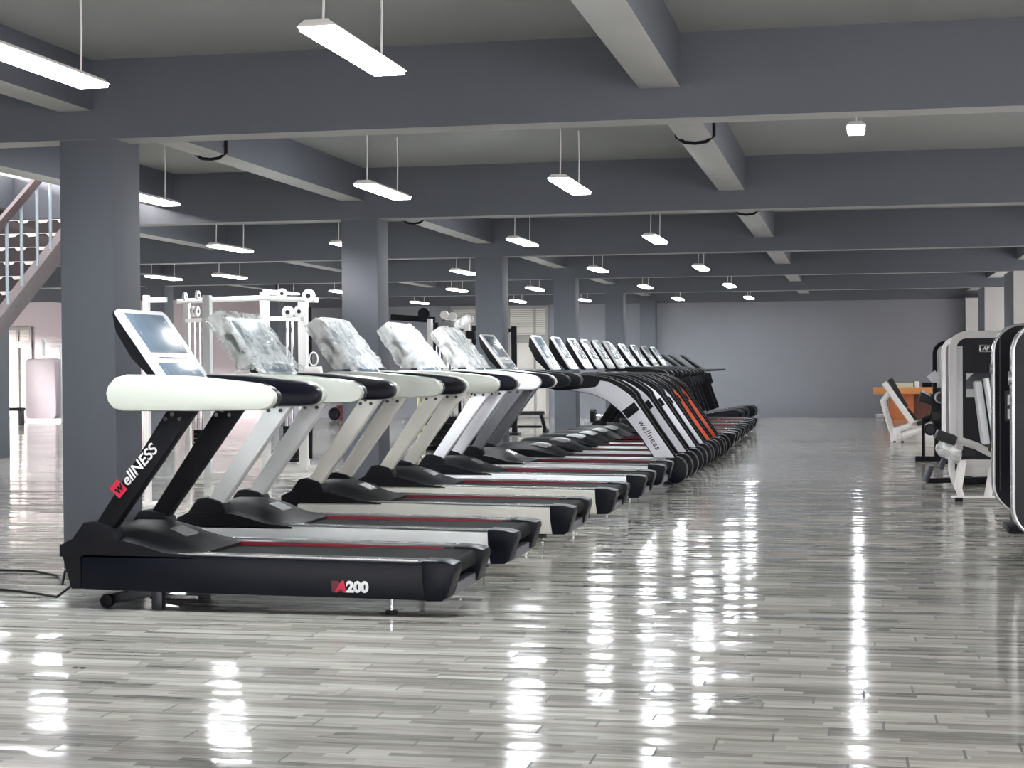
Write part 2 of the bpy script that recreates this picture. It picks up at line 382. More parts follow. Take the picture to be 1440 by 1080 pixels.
# ------------------------------------------------------------------ treadmills with slanted uprights
RAIL = [(-2.026, 1.272), (-2.01, 1.32), (-1.97, 1.362), (-1.901, 1.380), (-1.70, 1.378), (-1.484, 1.368), (-1.182, 1.336), (-1.08, 1.322), (-1.03, 1.30), (-1.0, 1.272), (-.99, 1.24), (-1.0, 1.205), (-1.03, 1.182), (-1.077, 1.171), (-1.5, 1.166), (-1.925, 1.168), (-1.98, 1.182), (-2.012, 1.22)]
def hood_bm(W, xs):
    bm = new(); ys = [0, .05, .12, .2, .3, .42, W / 2]; ys = ys + [W - y for y in ys[-2::-1]]
    def sm(t): t = max(0, min(1, t)); return t * t * (3 - 2 * t)
    top = []; bot = []
    for x, e, m in xs:
        top.append([bm.verts.new((x, y, e + (m - e) * sm((min(y, W - y) - .06) / .2))) for y in ys])
        bot.append([bm.verts.new((x, y, min(.312, e - .012))) for y in ys])
    n = len(ys)
    for i in range(len(xs) - 1):
        for j in range(n - 1):
            bm.faces.new((top[i][j], top[i + 1][j], top[i + 1][j + 1], top[i][j + 1])); bm.faces.new((bot[i][j], bot[i][j + 1], bot[i + 1][j + 1], bot[i + 1][j]))
        bm.faces.new((top[i][0], bot[i][0], bot[i + 1][0], top[i + 1][0])); bm.faces.new((top[i][-1], top[i + 1][-1], bot[i + 1][-1], bot[i][-1]))
    for k in (0, -1):
        for j in range(n - 1): bm.faces.new((top[k][j], top[k][j + 1], bot[k][j + 1], bot[k][j]))
    return bm
HX = [(-2.335, .375, .38), (-2.29, .40, .42), (-2.25, .418, .45), (-2.12, .42, .475), (-1.93, .409, .475), (-1.785, .373, .44), (-1.68, .344, .39), (-1.58, .336, .35), (-1.50, .325, .33)]
def bolts(bm, pts, y, r=.013):
    for x, z in pts: disc(bm, (x, y, z), r, .016, 'y', 10)
    return bm
def console(t, W, shellm, facem, scr, y0, y1, top=(-2.03, 1.765), bot=(-1.72, 1.33), thick=.085, lower=True):
    d = Vector((bot[0] - top[0], bot[1] - top[1])); Ln = d.length; d /= Ln; nb = Vector((d.y, -d.x))   # towards the back
    if nb.x > 0: nb = -nb
    P = lambda s, k: tuple(Vector(top) + d * (s * Ln) + nb * k)
    c = obj('console', prism(new(), [P(0.0, .012), P(.03, .03), P(.2, thick * .85), P(.55, thick), P(.93, thick * .6), P(1, .012)], y0 + .012, y1 - .012), shellm, t, .008)
    # rounded face plate
    bm = new(); out = rrect(-(y1 - y0) / 2, (y1 - y0) / 2, 0, Ln, .05, 5)
    a = []; b = []
    for yy, ss in out:
        p = P(1 - ss / Ln, .014); q = P(1 - ss / Ln, -.01)
        a.append(bm.verts.new((p[0], yy + (y0 + y1) / 2, p[1]))); b.append(bm.verts.new((q[0], yy + (y0 + y1) / 2, q[1])))
    bm.faces.new(a); bm.faces.new(b[::-1])
    for i in range(len(a)): bm.faces.new((a[i], a[(i + 1) % len(a)], b[(i + 1) % len(a)], b[i]))
    obj('face_plate', bm, facem, c, .004)
    def panel(nm, s0, s1, m, k0=-.008, k1=-.014, inset=.085):
        bm = new(); ya, yb = y0 + inset, y1 - inset
        A = [P(s0, k0), P(s0, k1), P(s1, k1), P(s1, k0)]
        prism(bm, A, ya, yb); return obj(nm, bm, m, c, .002)
    panel('display', .06, .60 if lower else .68, scr)
    if lower:
        panel('button_strip', .665, .68, SILV, -.008, -.016, .16); panel('keypad', .75, .97, scr)
    else: panel('keypad', .75, .9, facem, -.008, -.018, .2)
    return c
def make_A(label, railm, upm, coverm, innerm, conm, facem, scr=SCREEN, redtrim=True, letter=False):
    W = .95
    t = thing('treadmill', label, 'treadmill', group='treadmills in the long row')
    side = [(-2.20, .335), (-1.68, .333), (-.128, .306), (-.11, .098), (-1.79, .115), (-2.20, .122)]
    for k, (ya, yb) in enumerate(((0, .10), (W - .10, W))):
        s = obj('side_rail', prism(new(), side, ya, yb), railm, t, .012)
        yo = (.012, .17) if k == 0 else (W - .17, W - .012)
        bm = new(); prism(bm, [(-1.62, .336), (-.14, .318), (-.14, .30), (-1.62, .315)], *yo); obj('foot_rail', bm, FOOTR, s, .004)
        if redtrim:
            yr = (.171, .18) if k == 0 else (W - .18, W - .171)
            bm = new(); prism(bm, [(-1.58, .333), (-.2, .316), (-.2, .295), (-1.58, .312)], *yr); obj('red_trim', bm, RED, s)
            ye = (.0125, .03) if k == 0 else (W - .06, W - .02)
            bm = new(); prism(bm, [(-1.60, .343), (-.16, .325), (-.16, .316), (-1.60, .334)], *ye); obj('silver_edge', bm, SILV, s)
        cap = [(-.14, .325), (-.02, .32), (.05, .305), (.055, .27), (.01, .12), (-.02, .095), (-.12, .093), (-.135, .2)]
        yc = (-.004, .19) if k == 0 else (W - .19, W + .004)
        obj('rear_cap', prism(new(), cap, *yc), BLK, t, .012)
        bt = [(-2.262, .40), (-2.255, .425), (-2.188, .515), (-2.12, .52), (-2.03, .495), (-2.0, .47), (-1.975, .405)]
        yt = (.005, .165) if k == 0 else (W - .165, W - .005)
        obj('upright_boot', prism(new(), bt, *yt), BLKM, t, .015)
        yu = (.03, .13) if k == 0 else (W - .13, W - .03)
        u = obj('upright', prism(new(), [(-2.16, .45), (-2.03, .45), (-1.475, 1.2), (-1.65, 1.2)], *yu), upm, t, .014)
        bm = bolts(new(), [(-1.672, 1.12), (-1.63, 1.148), (-1.585, 1.12)], yu[0] - .004, .013); obj('bolt', bm, CHROME if letter else STEEL, u)
        # handrail: dark core, pale cover outside
        yi = (.035, .145) if k == 0 else (W - .145, W - .035)
        yo2 = (-.03, .06) if k == 0 else (W - .06, W + .03)
        core = [((x + 1.5) * .985 - 1.5, (z - 1.272) * .94 + 1.272) for x, z in RAIL]
        h = obj('handrail', prism(new(), core, *yi), innerm, t, .03)
        obj('handrail_cover', prism(new(), RAIL, *yo2), coverm, h, .028)
    bm = hood_bm(W, HX); prism(bm, [(-2.335, .382), (-2.322, .33), (-2.262, .124), (-2.202, .124), (-2.202, .37), (-2.25, .40)], .002, W - .002)
    hd = obj('motor_hood', bm, BLKM, t, 0, sharp=28)
    bm = new(); prism(bm, [(-1.80, .452), (-1.70, .408), (-1.70, .40), (-1.80, .444)], W / 2 - .1, W / 2 + .1); obj('hood_badge', bm, SILV, hd)
    bm = new(); out = []
    for a in range(9): out.append((.0 + .045 * math.sin(PI * a / 8), .255 + .05 * math.cos(PI * a / 8)))
    prism(bm, [(-1.62, .312)] + [(x - .03, z) for x, z in out] + [(-1.62, .21)], .19, W - .19); obj('running_belt', bm, RUB, t, 0)
    bm = new(); box(bm, -.06, .0, .1, W - .1, .1, .165); obj('rear_crossbar', bm, GREYM, t, .008)
    bm = new(); prism(bm, [(-2.0, 1.345), (-1.6, 1.33), (-1.5, 1.26), (-1.62, 1.2), (-1.95, 1.2)], .145, W - .145); obj('cross_panel', bm, innerm, t, .02)
    console(t, W, conm, facem, scr, .11, .84)
    for y in (.12, W - .12):
        bm = new(); disc(bm, (-.35, y, .065), .011, .09, 'z', 10); f = obj('rear_foot', bm, CHROME, t)
        bm = new(); disc(bm, (-.35, y, .012), .036, .02, 'z', 14); obj('foot_pad', bm, BLKM, f, .004)
        bm = new(); box(bm, -1.80, -1.735, y - .03, y + .03, 0.0, .12); obj('front_leg', bm, STEEL, t, .005)
        bm = new(); disc(bm, (-2.09, y, .04), .04, .05, 'y', 18); obj('transport_wheel', bm, BLKM, t, .006)
        bm = new(); bar(bm, (-2.09, y + .05, .045), (-1.70, y + .05, .12), .06, .05); obj('lift_arm', bm, STEEL, t, .006)
    return t
def letters(t):
    ups = [c for c in t.children if c.name.startswith('upright') and not c.name.startswith('upright_boot')]
    u = min(ups, key=lambda o: min(v.co.y for v in o.data.vertices))
    d = Vector((.685, 0, .75)).normalized(); up = Vector((-.75, 0, .685)).normalized()
    o = Vector((-1.985, .027, .60)) 
    bm = new(); base = Vector((-1.965, .026, .655)); 
    q = [base, base + d * .075, base + d * .075 + up * .085, base + up * .085]
    v = [bm.verts.new(p) for p in q] + [bm.verts.new(p + Vector((0, -.003, 0))) for p in q]
    bm.faces.new(v[:4]); bm.faces.new(v[7:3:-1])
    for i in range(4): bm.faces.new((v[i], v[(i + 1) % 4], v[4 + (i + 1) % 4], v[4 + i]))
    obj('red_logo_block', bm, REDL, u)
    text('lettering', 'ellNESS', .092, WHTL, u, base + d * .085 + up * .01 + Vector((0, -.002, 0)), d, up, .2, .0012, 1.0)
    text('lettering', 'w', .075, BLKM, u, base + d * .012 + up * .02 + Vector((0, -.004, 0)), d, up, .2, .002)
    rails = [c for c in t.children if c.name.startswith('side_rail')]
    r = min(rails, key=lambda o: min(v.co.y for v in o.data.vertices))
    bm = new(); prism(bm, [(-.665, .14), (-.665, .2), (-.625, .2), (-.60, .17), (-.60, .14)], -.004, .0); obj('red_logo_block', bm, mat('dull_red_block', s2l(96, 30, 40), .5), r)
    text('lettering', 'A', .086, REDL, r, (-.642, -.0045, .140), (1, 0, 0), (0, 0, 1), .25, .004)
    text('lettering', '200', .083, WHTL, r, (-.577, -.003, .141), (1, 0, 0), (0, 0, 1), .0, .0045, 1.03)
tA = make_A('black treadmill nearest the camera with white rail covers and a model number on its side', BLK, BLKM, IVORY, NAVY, BLKM, COOLW, letter=True); letters(tA)
tW = make_A('', PALE, PALE, IVORY, NAVY, BLKM, COOLW)
tP = make_A('', PEARL, PEARL, IVORY, NAVY, BLKM, COOLW)
tC = make_A('', COOLW, COOLW, COOLW, BLK, BLKM, COOLW)
tG = make_A('grey-upright treadmill, last flat-railed one before the arched treadmills, console unwrapped', PALE, GREYM, BLKM, BLKM, BLKM, PALE, SCRD)
AY = [9.08, 10.85, 12.80, 14.60, 16.40, 18.15]; AX = [-2.24, -2.25, -2.18, -2.10, -2.06, -2.06]
tA.location = (AX[0], AY[0], 0)
tW.location = (AX[1], AY[1], 0); tW['label'] = 'pale silver treadmill beside the black one, clear plastic over its console'
tP.location = (AX[2], AY[2], 0); tP['label'] = 'pearl-grey treadmill, third from the camera, its console in a milky plastic bag'
t4 = copy_tree(tP); t4.location = (AX[3], AY[3], 0); t4['label'] = 'pearl-grey treadmill, fourth from the camera, its bagged console before a black rack'
tC.location = (AX[4], AY[4], 0); tC['label'] = 'cool white treadmill, fifth from the camera, its bag tied up in a knob'
tG.location = (AX[5], AY[5], 0)
# black ones of the same build beyond the orange arches
tD = make_A('', BLKM, BLKM, BLKM, BLK, BLKM, PALE, SCRD)
DYs = [26.5, 28.2, 29.9, 31.6, 33.3]; 
for i, y in enumerate(DYs):
    o = tD if i == 0 else copy_tree(tD)
    o.location = (-1.87 - .02 * i, y, 0); o['label'] = 'black treadmill with pale console, %s behind the orange-framed treadmills' % ['first', 'second', 'third', 'fourth', 'fifth'][i]
# ------------------------------------------------------------------ plastic film over four consoles
def film(label, loc, seed, m, flare, knob, fat):
    rnd = random.Random(seed); bm = new()
    top = Vector((-2.05, 1.80)); bot = Vector((-1.60, 1.405)); 
    W0, W1 = .085, .865; nu, nv = 40, 34
    rings = []; last = {}
    ph = [rnd.uniform(0, 6.28) for _ in range(8)]
    for j in range(nv + 1):
        s = j / nv
        c = Vector((-2.068, 1.80)).lerp(Vector((-1.70, 1.285)), s)
        d = Vector((.60, -.80)); nrm = Vector((.80, .60))   # out of the screen
        th = .07 + fat * (.35 + .65 * s) ; hw = (W1 - W0) / 2 * (1 + .06 * s)
        if s < .08: th *= .8 + 2.5 * s
        ring = []
        for i in range(nu):
            a = 2 * PI * i / nu
            ca, sa = math.cos(a), math.sin(a)
            e = .22
            yy = hw * math.copysign(abs(ca) ** e, ca); tt = th * (1 if sa > 0 else .86) * math.copysign(abs(sa) ** e, sa)
            k = .010 * math.sin(3 * a + 7 * s + ph[0]) + .006 * math.sin(7 * a - 15 * s + ph[1]) + .008 * math.sin(2 * a + 26 * s + ph[2]) * (s > .5) + rnd.uniform(-.003, .003)
            if sa > 0 and s > .55: k += .022 * math.sin(34 * s + 4 * ca + ph[3]) * (s - .5)
            tt += math.copysign(abs(k), sa) if abs(sa) > .1 else 0; yy += math.copysign(abs(k) * .6, ca)
            p = c + nrm * (tt - .034 + (.02 * s if sa > 0 else -.005))
            if s < .16 and flare: p = p - d * (flare * (1 - s / .16) * (.5 + .5 * (-sa))) - nrm * (flare * .6 * (1 - s / .16))
            if p.y < 1.39 and i in last: q = last[i]
            else: q = (p.x, yy + (W0 + W1) / 2, max(p.y, 1.39)); last[i] = q
            ring.append(bm.verts.new(q))
        rings.append(ring)
    for j in range(nv):
        for i in range(nu): bm.faces.new((rings[j][i], rings[j][(i + 1) % nu], rings[j + 1][(i + 1) % nu], rings[j + 1][i]))
    bm.faces.new(rings[0][::-1])
    if knob:
        r2 = []
        for j in range(9):
            s = j / 8; rr = (.075 * math.sin(PI * (.12 + .86 * s))) + .01
            r2.append([bm.verts.new((-2.0 + .10 * s + rr * math.cos(2 * PI * i / 12) * (1 + rnd.uniform(-.12, .12)), .72 + rr * math.sin(2 * PI * i / 12), 1.80 + .15 * s)) for i in range(12)])
        for j in range(8):
            for i in range(12): bm.faces.new((r2[j][i], r2[j][(i + 1) % 12], r2[j + 1][(i + 1) % 12], r2[j + 1][i]))
        bm.faces.new(r2[-1]); bm.faces.new(r2[0][::-1])
    o = obj('plastic_cover', bm, m, None, 0, loc, sharp=60)
    return tag(o, label, 'plastic cover', 'plastic film over treadmill consoles')
film('clear crinkled plastic over the second treadmill console, screen edge showing through', (AX[1], AY[1], 0), 1, WRAPC, .015, False, .0)
film('milky plastic bag over the third treadmill console, crumpled at its foot', (AX[2], AY[2], 0), 2, WRAPW, .012, False, .015)
film('baggy milky plastic over the fourth treadmill console', (AX[3], AY[3], 0), 3, WRAPW, .008, False, .035)
film('milky plastic bag tied in a knob above the fifth treadmill console', (AX[4], AY[4], 0), 4, WRAPW, .008, True, .02)
# ------------------------------------------------------------------ treadmills with arched side frames
CW = .86
PANEL = [(.026, .317), (-.206, .656), (-.432, .985), (-.508, 1.062), (-.63, 1.148), (-.752, 1.211), (-.851, 1.227), (-.875, 1.18), (-.906, 1.151), (-1.05, 1.135), (-1.23, 1.117), (-.998, 1.083), (-.90, 1.055), (-.814, 1.015), (-.75, .978), (-.692, .935), (-.601, .855), (-.525, .765), (-.359, .55), (-.208, .316)]
CORE = [(.05, .32), (-.17, .64), (-.405, .998), (-.43, 1.06), (-.477, 1.111), (-.55, 1.165), (-.629, 1.21), (-.72, 1.248), (-.813, 1.272), (-1.0, 1.292), (-1.384, 1.30), (-1.62, 1.31), (-1.72, 1.25), (-1.66, 1.16), (-1.52, 1.155), (-1.385, 1.112), (-1.23, 1.112), (-1.0, 1.076), (-.90, 1.047), (-.82, 1.008), (-.755, .97), (-.70, .928), (-.61, .848), (-.535, .758), (-.37, .54), (-.22, .31)]
BAND = [(-.592, .865), (-.445, .972), (-.382, .883), (-.523, .773)]
def make_C(label, colm, railm, letter):
    t = thing('arched_treadmill', label, 'treadmill', group='treadmills in the long row')
    for k, (ya, yb, yp, yq) in enumerate(((.012, .10, -.006, .03), (CW - .10, CW - .012, CW - .03, CW + .006))):
        dx = 0 if k == 0 else -.05
        f = obj('side_frame', prism(new(), [(x + dx, z) for x, z in CORE], ya, yb), BLKM, t, .01)
        obj('outer_panel', prism(new(), [(x + dx, z) for x, z in PANEL], yp, yq), colm, f, .005)
        obj('dark_band', prism(new(), [(x + dx, z) for x, z in BAND], yp - .003, yq + .003), BLKM, f, .002)
        if letter and k == 0:
            d = Vector((.545, 0, -.84)).normalized(); up = Vector((.84, 0, .545)).normalized()
            text('lettering', 'wellness', .105, BLKL, f, Vector((-.405, yp - .001, .735)), d, up, .15, .0, 1.12)
        cap = [(.035 + .135 * math.cos(2 * PI * i / 26), .168 + .16 * math.sin(2 * PI * i / 26)) for i in range(26)]
        yc = (.0, .17) if k == 0 else (CW - .17, CW)
        obj('end_roller_cap', prism(new(), cap, *yc), BLK, t, .012)
        s = obj('side_rail', prism(new(), [(-2.1, .33), (-.1, .312), (-.08, .12), (-2.1, .12)], *((.105, .155) if k == 0 else (CW - .155, CW - .105))), railm, t, .01)
        yr = (.156, .168) if k == 0 else (CW - .168, CW - .156)
        bm = new(); prism(bm, [(-1.45, .325), (-.12, .312), (-.12, .29), (-1.45, .303)], *yr); obj('red_trim', bm, RED, s)
    hx = [(-2.3, .24, .25), (-2.24, .34, .38), (-2.1, .40, .47), (-1.9, .41, .48), (-1.66, .40, .475), (-1.5, .365, .43), (-1.38, .335, .365), (-1.3, .325, .33)]
    hd = obj('motor_hood', hood_bm(CW, hx), BLKM, t, 0, sharp=28)
    bm = new(); r = [(-1.62 + .13 * math.cos(2 * PI * i / 20), .445 + .035 * math.sin(2 * PI * i / 20)) for i in range(20)]
    prism(bm, r, .18, .3); obj('hood_vent', bm, PALE, hd, .01)
    bm = new(); prism(bm, [(-1.4, .308)] + [(-.03 + .045 * math.sin(PI * a / 8), .25 + .05 * math.cos(PI * a / 8)) for a in range(9)] + [(-1.4, .2)], .172, CW - .172); obj('running_belt', bm, RUB, t)
    bm = new(); prism(bm, [(-1.72, 1.30), (-1.42, 1.31), (-1.36, 1.24), (-1.5, 1.2), (-1.7, 1.2)], .1, CW - .1); obj('cross_panel', bm, BLKM, t, .02)
    console(t, CW, BLKM, colm if colm is not ORANGE else PALE, SCREEN if letter else SCRD, .12, CW - .12, (-1.71, 1.775), (-1.45, 1.355), .11, False)
    for y in (.12, CW - .12):
        bm = new(); box(bm, -1.95, -1.85, y - .04, y + .04, 0, .21); obj('front_foot', bm, BLKM, t, .008)
        bm = new(); disc(bm, (-.06, y, .012), .06, .024, 'z', 16); obj('rear_foot', bm, BLKM, t)
    return t
tc1 = make_C('white arched treadmill nearest the camera, dark lettering down its rear leg', COOLW, COOLW, True)
tc2 = make_C('', COOLW, COOLW, False)
tco = make_C('', ORANGE, BLKM, False)
CLAB = ['', 'white arched treadmill, second of the four white arches', 'white arched treadmill, third of the four white arches', 'white arched treadmill touching the orange ones', 'orange arched treadmill next to the last white arch', 'orange arched treadmill, farther of the two orange arches']
for i in range(6):
    src = tc1 if i == 0 else (tc2 if i < 4 else tco)
    o = src if i in (0, 1, 4) else copy_tree(src)
    o.location = (-2.08 + .012 * i, (19.6, 20.9, 22.1, 23.1, 24.1, 25.1)[i], 0)
    if CLAB[i]: o['label'] = CLAB[i]
# ------------------------------------------------------------------ dark curved treadmills at the far end
def make_E(label):
    t = thing('curved_treadmill', label, 'treadmill', group='treadmills in the long row')
    W = .9
    deck = [(-1.9, .42), (-1.75, .33), (-1.5, .245), (-1.2, .255), (-.94, .325), (-.51, .405), (-.2, .44), (-.1, .435), (-.03, .40), (0, .32), (-.02, .24), (-.08, .19), (-.2, .165), (-1.34, .148), (-1.8, .17), (-1.93, .26), (-1.95, .37)]
    for y0, y1 in ((0, .13), (W - .13, W)):
        s = obj('side_rail', prism(new(), deck, y0, y1), BLK, t, .02)
        bm = new(); prism(bm, [(x, z + .004) for x, z in deck[2:8]] + [(x, z - .02) for x, z in deck[7:1:-1]], y0 + .02, y1 - .02); obj('silver_edge', bm, SILV, s)
        f = obj('side_frame', prism(new(), [(-1.46, 1.25), (-1.15, 1.2), (-1.10, 1.19), (-1.045, .972), (-1.10, .937), (-.906, .385), (-1.138, .30), (-1.30, .938)], y0 + .02, y1 - .02), BLKM, t, .015)
        bm = new(); tube(bm, [(-1.6, (y0 + y1) / 2, 1.262), (-1.2, (y0 + y1) / 2, 1.27), (-.758, (y0 + y1) / 2, 1.275)], .02, 8); obj('handlebar', bm, BLKV, t)
        bm = new(); box(bm, -.5, -.4, y0 + .02, y1 - .02, 0, .2); box(bm, -1.6, -1.5, y0 + .02, y1 - .02, 0, .2); obj('foot', bm, BLKM, t)
    bm = new(); prism(bm, [(x, z - .015) for x, z in deck], .14, W - .14); obj('running_belt', bm, RUB, t)
    bm = new(); prism(bm, [(-1.78, 1.62), (-1.72, 1.62), (-1.2, 1.27), (-1.28, 1.23)], .15, W - .15); obj('console', bm, BLKM, t, .015)
    bm = new(); prism(bm, [(-1.6, 1.27), (-1.3, 1.27), (-1.3, 1.2), (-1.6, 1.2)], .1, W - .1); obj('cross_panel', bm, BLKM, t, .01)
    return t
tE = make_E('')
for i, (y, u) in enumerate(((35.3, 1044), (37.0, 1051), (38.8, 1063))):
    o = tE if i == 0 else copy_tree(tE)
    o.location = (at(u, 578, y).x, y, 0); o['label'] = ['dark curved-deck treadmill nearest of the three before the back wall', 'dark curved-deck treadmill between two like it at the row end', 'dark curved-deck treadmill at the very end of the row, by the back wall'][i]
# power cord on the floor by the first treadmill
bm = new(); tube(bm, [(-4.60, 9.62, .15), (-4.75, 9.75, .17), (-4.95, 9.9, .12), (-5.02, 10.0, .02), (-5.3, 10.5, .008), (-5.6, 10.72, .008), (-6.2, 10.75, .008), (-7.0, 10.7, .008)], .008, 6)
tag(obj('power_cord', bm, BLKM), 'thin black power cord on the floor left of the black treadmill', 'cord')
bm = new(); tube(bm, [(-4.64, 9.35, .1), (-4.78, 9.45, .02), (-5.2, 9.75, .008), (-5.7, 9.9, .008), (-6.3, 9.95, .008)], .008, 6)
tag(obj('extension_lead', bm, BLKM), 'short black lead ending on the floor by the near column', 'cord')
# ------------------------------------------------------------------ stairs behind the near column
st = thing('staircase', 'straight concrete stair rising behind the near column with a metal balustrade', 'staircase', (0, 0, 0))
XS = -8.4; slope = .66
def zst(y): return 1.80 + (y - 15.44) * slope      # centre line of the stringer
bm = new(); ya, yb = 12.75, 17.4
a = [(ya, zst(ya) - .14), (yb, zst(yb) - .14), (yb, zst(yb) + .13), (ya, zst(ya) + .13)]
v0 = [bm.verts.new((XS, y, max(0, z))) for y, z in a]; v1 = [bm.verts.new((XS - .12, y, max(0, z))) for y, z in a]
bm.faces.new(v0); bm.faces.new(v1[::-1])
for i in range(4): bm.faces.new((v0[i], v1[i], v1[(i + 1) % 4], v0[(i + 1) % 4]))
obj('stringer', bm, CONC, st, .01)
k = 0; z = .17
while z < 3.3:
    y = 15.44 + (z - 1.87) / slope
    bm = new(); box(bm, XS - 1.75, XS - .12, y, y + .30, z - .05, z); s = obj('step', bm, STAIRD, st)
    bm = new(); box(bm, XS - 1.75, XS - .12, y + .0, y + .03, z - .19, z - .05); obj('riser', bm, STAIRD, s)
    pt = [(XS - .12, z - .01), (XS - .12, z - .014)]
    for i in range(7):
        x = XS - .16 - i * .24
        pt += [(x, z - .016), (x - .03, z - .045), (x - .11, z - .05), (x - .14, z - .016)]
    pt.append((pt[-1][0] - .02, z - .01))
    bm = new(); prism(bm, pt, y - .006, y)
    obj('step_edge_strip', bm, STRIPW, s)  # pale zigzag strip along the front edge of the step
    z += .172
hand = []
bm = new(); pts = [(XS - .04, y, zst(y) + 1.02) for y in (13.2, 14.4, 15.4, 16.0, 16.6, 17.2)]
for i in range(len(pts) - 1): bar(bm, pts[i], pts[i + 1], .05, .09, (0, 0, 1))
obj('handrail', bm, RAILW, st)
for y in (13.7, 14.02, 14.34, 14.66, 14.98, 15.3, 15.67, 15.98, 16.32, 16.62, 16.94):
    bm = new(); tube(bm, [(XS - .04, y, zst(y) + .1), (XS - .04, y, zst(y) + 1.0)], .018, 8); obj('baluster', bm, BLUEP, st)
# ------------------------------------------------------------------ white cable station
cs = thing('cable_station', 'white twin-tower cable crossover station standing behind the first treadmills', 'gym machine', (0, 0, 0))
def post(par, u, Y, w, ztop, z0=0., name='post', m=WHT, dpt=None):
    x = at(u, 500, Y).x; bm = new(); box(bm, x - w / 2, x + w / 2, Y, Y + (dpt or w), z0, ztop); return obj(name, bm, m, par, .008), x
pB, xB = post(cs, 290, 19.95, .10, 2.33, name='front_post', m=PALE)
pA, xA = post(cs, 262, 20.7, .075, 2.28, name='rear_post')
pC, xC = post(cs, 371, 21.9, .11, 2.45, name='rear_post')
pD, xD = post(cs, 425, 21.6, .12, 2.36, name='front_post')
bm = new(); tube(bm, [at(249, 424, 20.6), at(300, 421.5, 20.9), at(366, 419, 21.4)], .035, 10); tube(bm, [at(366, 419, 21.4), at(447, 422, 21.5)], .035, 10); obj('top_beam', bm, WHT, cs)
bm = new(); bar(bm, at(292, 463, 20.0), at(368, 463, 21.8), .13, .06, (0, 0, 1)); obj('middle_beam', bm, PALE, cs, .006)
bm = new(); bar(bm, at(264, 451, 20.7), at(287, 450, 20.0), .07, .05, (0, 0, 1)); obj('tower_brace', bm, WHT, cs, .005)
bm = new(); bar(bm, at(375, 448, 21.9), at(430, 449, 21.6), .06, .06, (0, 0, 1)); obj('tower_brace', bm, WHT, cs, .005)
bm = new(); bar(bm, at(372, 410, 21.9), at(398, 413, 21.7), .06, .06, (0, 0, 1)); obj('top_arm', bm, WHT, cs, .005)
for (u, v, Y, r) in ((260, 417, 20.5, .055), (278, 415, 20.3, .06), (271, 438, 20.3, .07), (277, 438, 20.25, .07), (397, 413, 21.5, .07), (434, 416, 21.4, .09), (405, 439, 21.4, .085), (421, 438, 21.4, .08)):
    p = at(u, v, Y); bm = new(); disc(bm, p, r, .035, 'x' if u < 300 else 'y', 22); w = obj('pulley', bm, WHT, cs, .006)
    bm = new(); disc(bm, p - Vector((0, .002, 0)), r * .35, .05, 'x' if u < 300 else 'y', 14); obj('pulley_hub', bm, STEEL, w)
for u, Y in ((275, 20.35), (282, 20.3), (404, 21.7), (411, 21.7)):
    a = at(u, 452, Y); bm = new(); tube(bm, [(a.x, Y, .12), (a.x, Y, a.z)], .014, 8); obj('guide_rod', bm, CHROME, cs)
for (u0_, u1_, Y) in ((272, 285, 20.28), (398, 416, 21.62)):
    a, b = at(u0_, 600, Y), at(u1_, 600, Y)
    for i in range(9):
        bm = new(); box(bm, a.x, b.x, Y, Y + .16, .12 + i * .055, .17 + i * .055); obj('weight_plate', bm, BLKM, cs, .004)
for xa, ya_, xb_, yb_ in ((xA, 20.74, xB, 20.0), (xC, 21.95, xD, 21.66)):
    bm = new(); bar(bm, (xa, ya_, .035), (xb_, yb_, .035), .07, .1, (0, 0, 1)); bar(bm, (xb_ - .35, yb_ + .03, .034), (xb_ + .35, yb_ - .03, .034), .066, .1, (0, 0, 1)); obj('base_foot', bm, WHT, cs, .006)
bm = new(); a = at(436, 432, 21.5); b = at(437, 645, 21.5); bar(bm, a, b, .05, .012); obj('black_strap', bm, BLKM, cs)
bm = new(); p = at(441, 505, 21.45)
tube(bm, [p + Vector((.06 * math.cos(2 * PI * i / 12), 0, .09 * math.sin(2 * PI * i / 12))) for i in range(12)], .012, 6, True)
prism(bm, [(p.x - .1, p.z - .1), (p.x + .1, p.z - .1), (p.x + .14, p.z - .34), (p.x - .12, p.z - .36)], p.y - .05, p.y + .05); obj('grip_handle', bm, WHT, cs, .01)
# lone white upright left of the station
wp = thing('rack_post', 'slim white rack upright seen right of the near column', 'gym machine', (0, 0, 0))
x = at(205, 500, 16.2).x
bm = new(); box(bm, x - .03, x + .03, 16.2, 16.26, .02, 2.17); obj('post', bm, WHT, wp, .006)
bm = new(); box(bm, x - .2, x + .2, 16.1, 16.36, 0, .02); obj('base_plate', bm, WHT, wp)
bm = new(); bar(bm, (x, 16.23, 2.12), (x + .22, 16.23, 2.12), .05, .05, (0, 0, 1)); obj('top_arm', bm, WHT, wp)
# ------------------------------------------------------------------ black multi rack, bench and plates between the columns
rk = thing('multi_gym_rack', 'black and chrome multi-station rack standing between the second and third columns', 'gym machine', (0, 0, 0))
YR = 27.
def px_bar(par, name, m, u0_, v0_, u1_, v1_, Y, w, d=.06):
    bm = new(); bar(bm, at(u0_, v0_, Y), at(u1_, v1_, Y), w, d, (0, 1, 0) ); return obj(name, bm, m, par, .004)
for i, u in enumerate((604, 611, 626, 645, 657, 665)):
    x = at(u, 500, YR).x; bm = new(); box(bm, x - .04, x + .04, YR + .1 * (i % 2), YR + .08 + .1 * (i % 2), 0, 2.2 - .06 * (i % 3)); obj('upright', bm, BLKM if i % 2 else WHT, rk, .005)
px_bar(rk, 'top_beam', BLKM, 550, 446, 612, 450, YR + .3, .10); px_bar(rk, 'top_beam', CHROME, 622, 451, 662, 452, YR, .05); px_bar(rk, 'cross_beam', BLKM, 610, 476, 628, 475, YR, .06); px_bar(rk, 'cross_beam', BLKM, 655, 471, 668, 471, YR, .14)
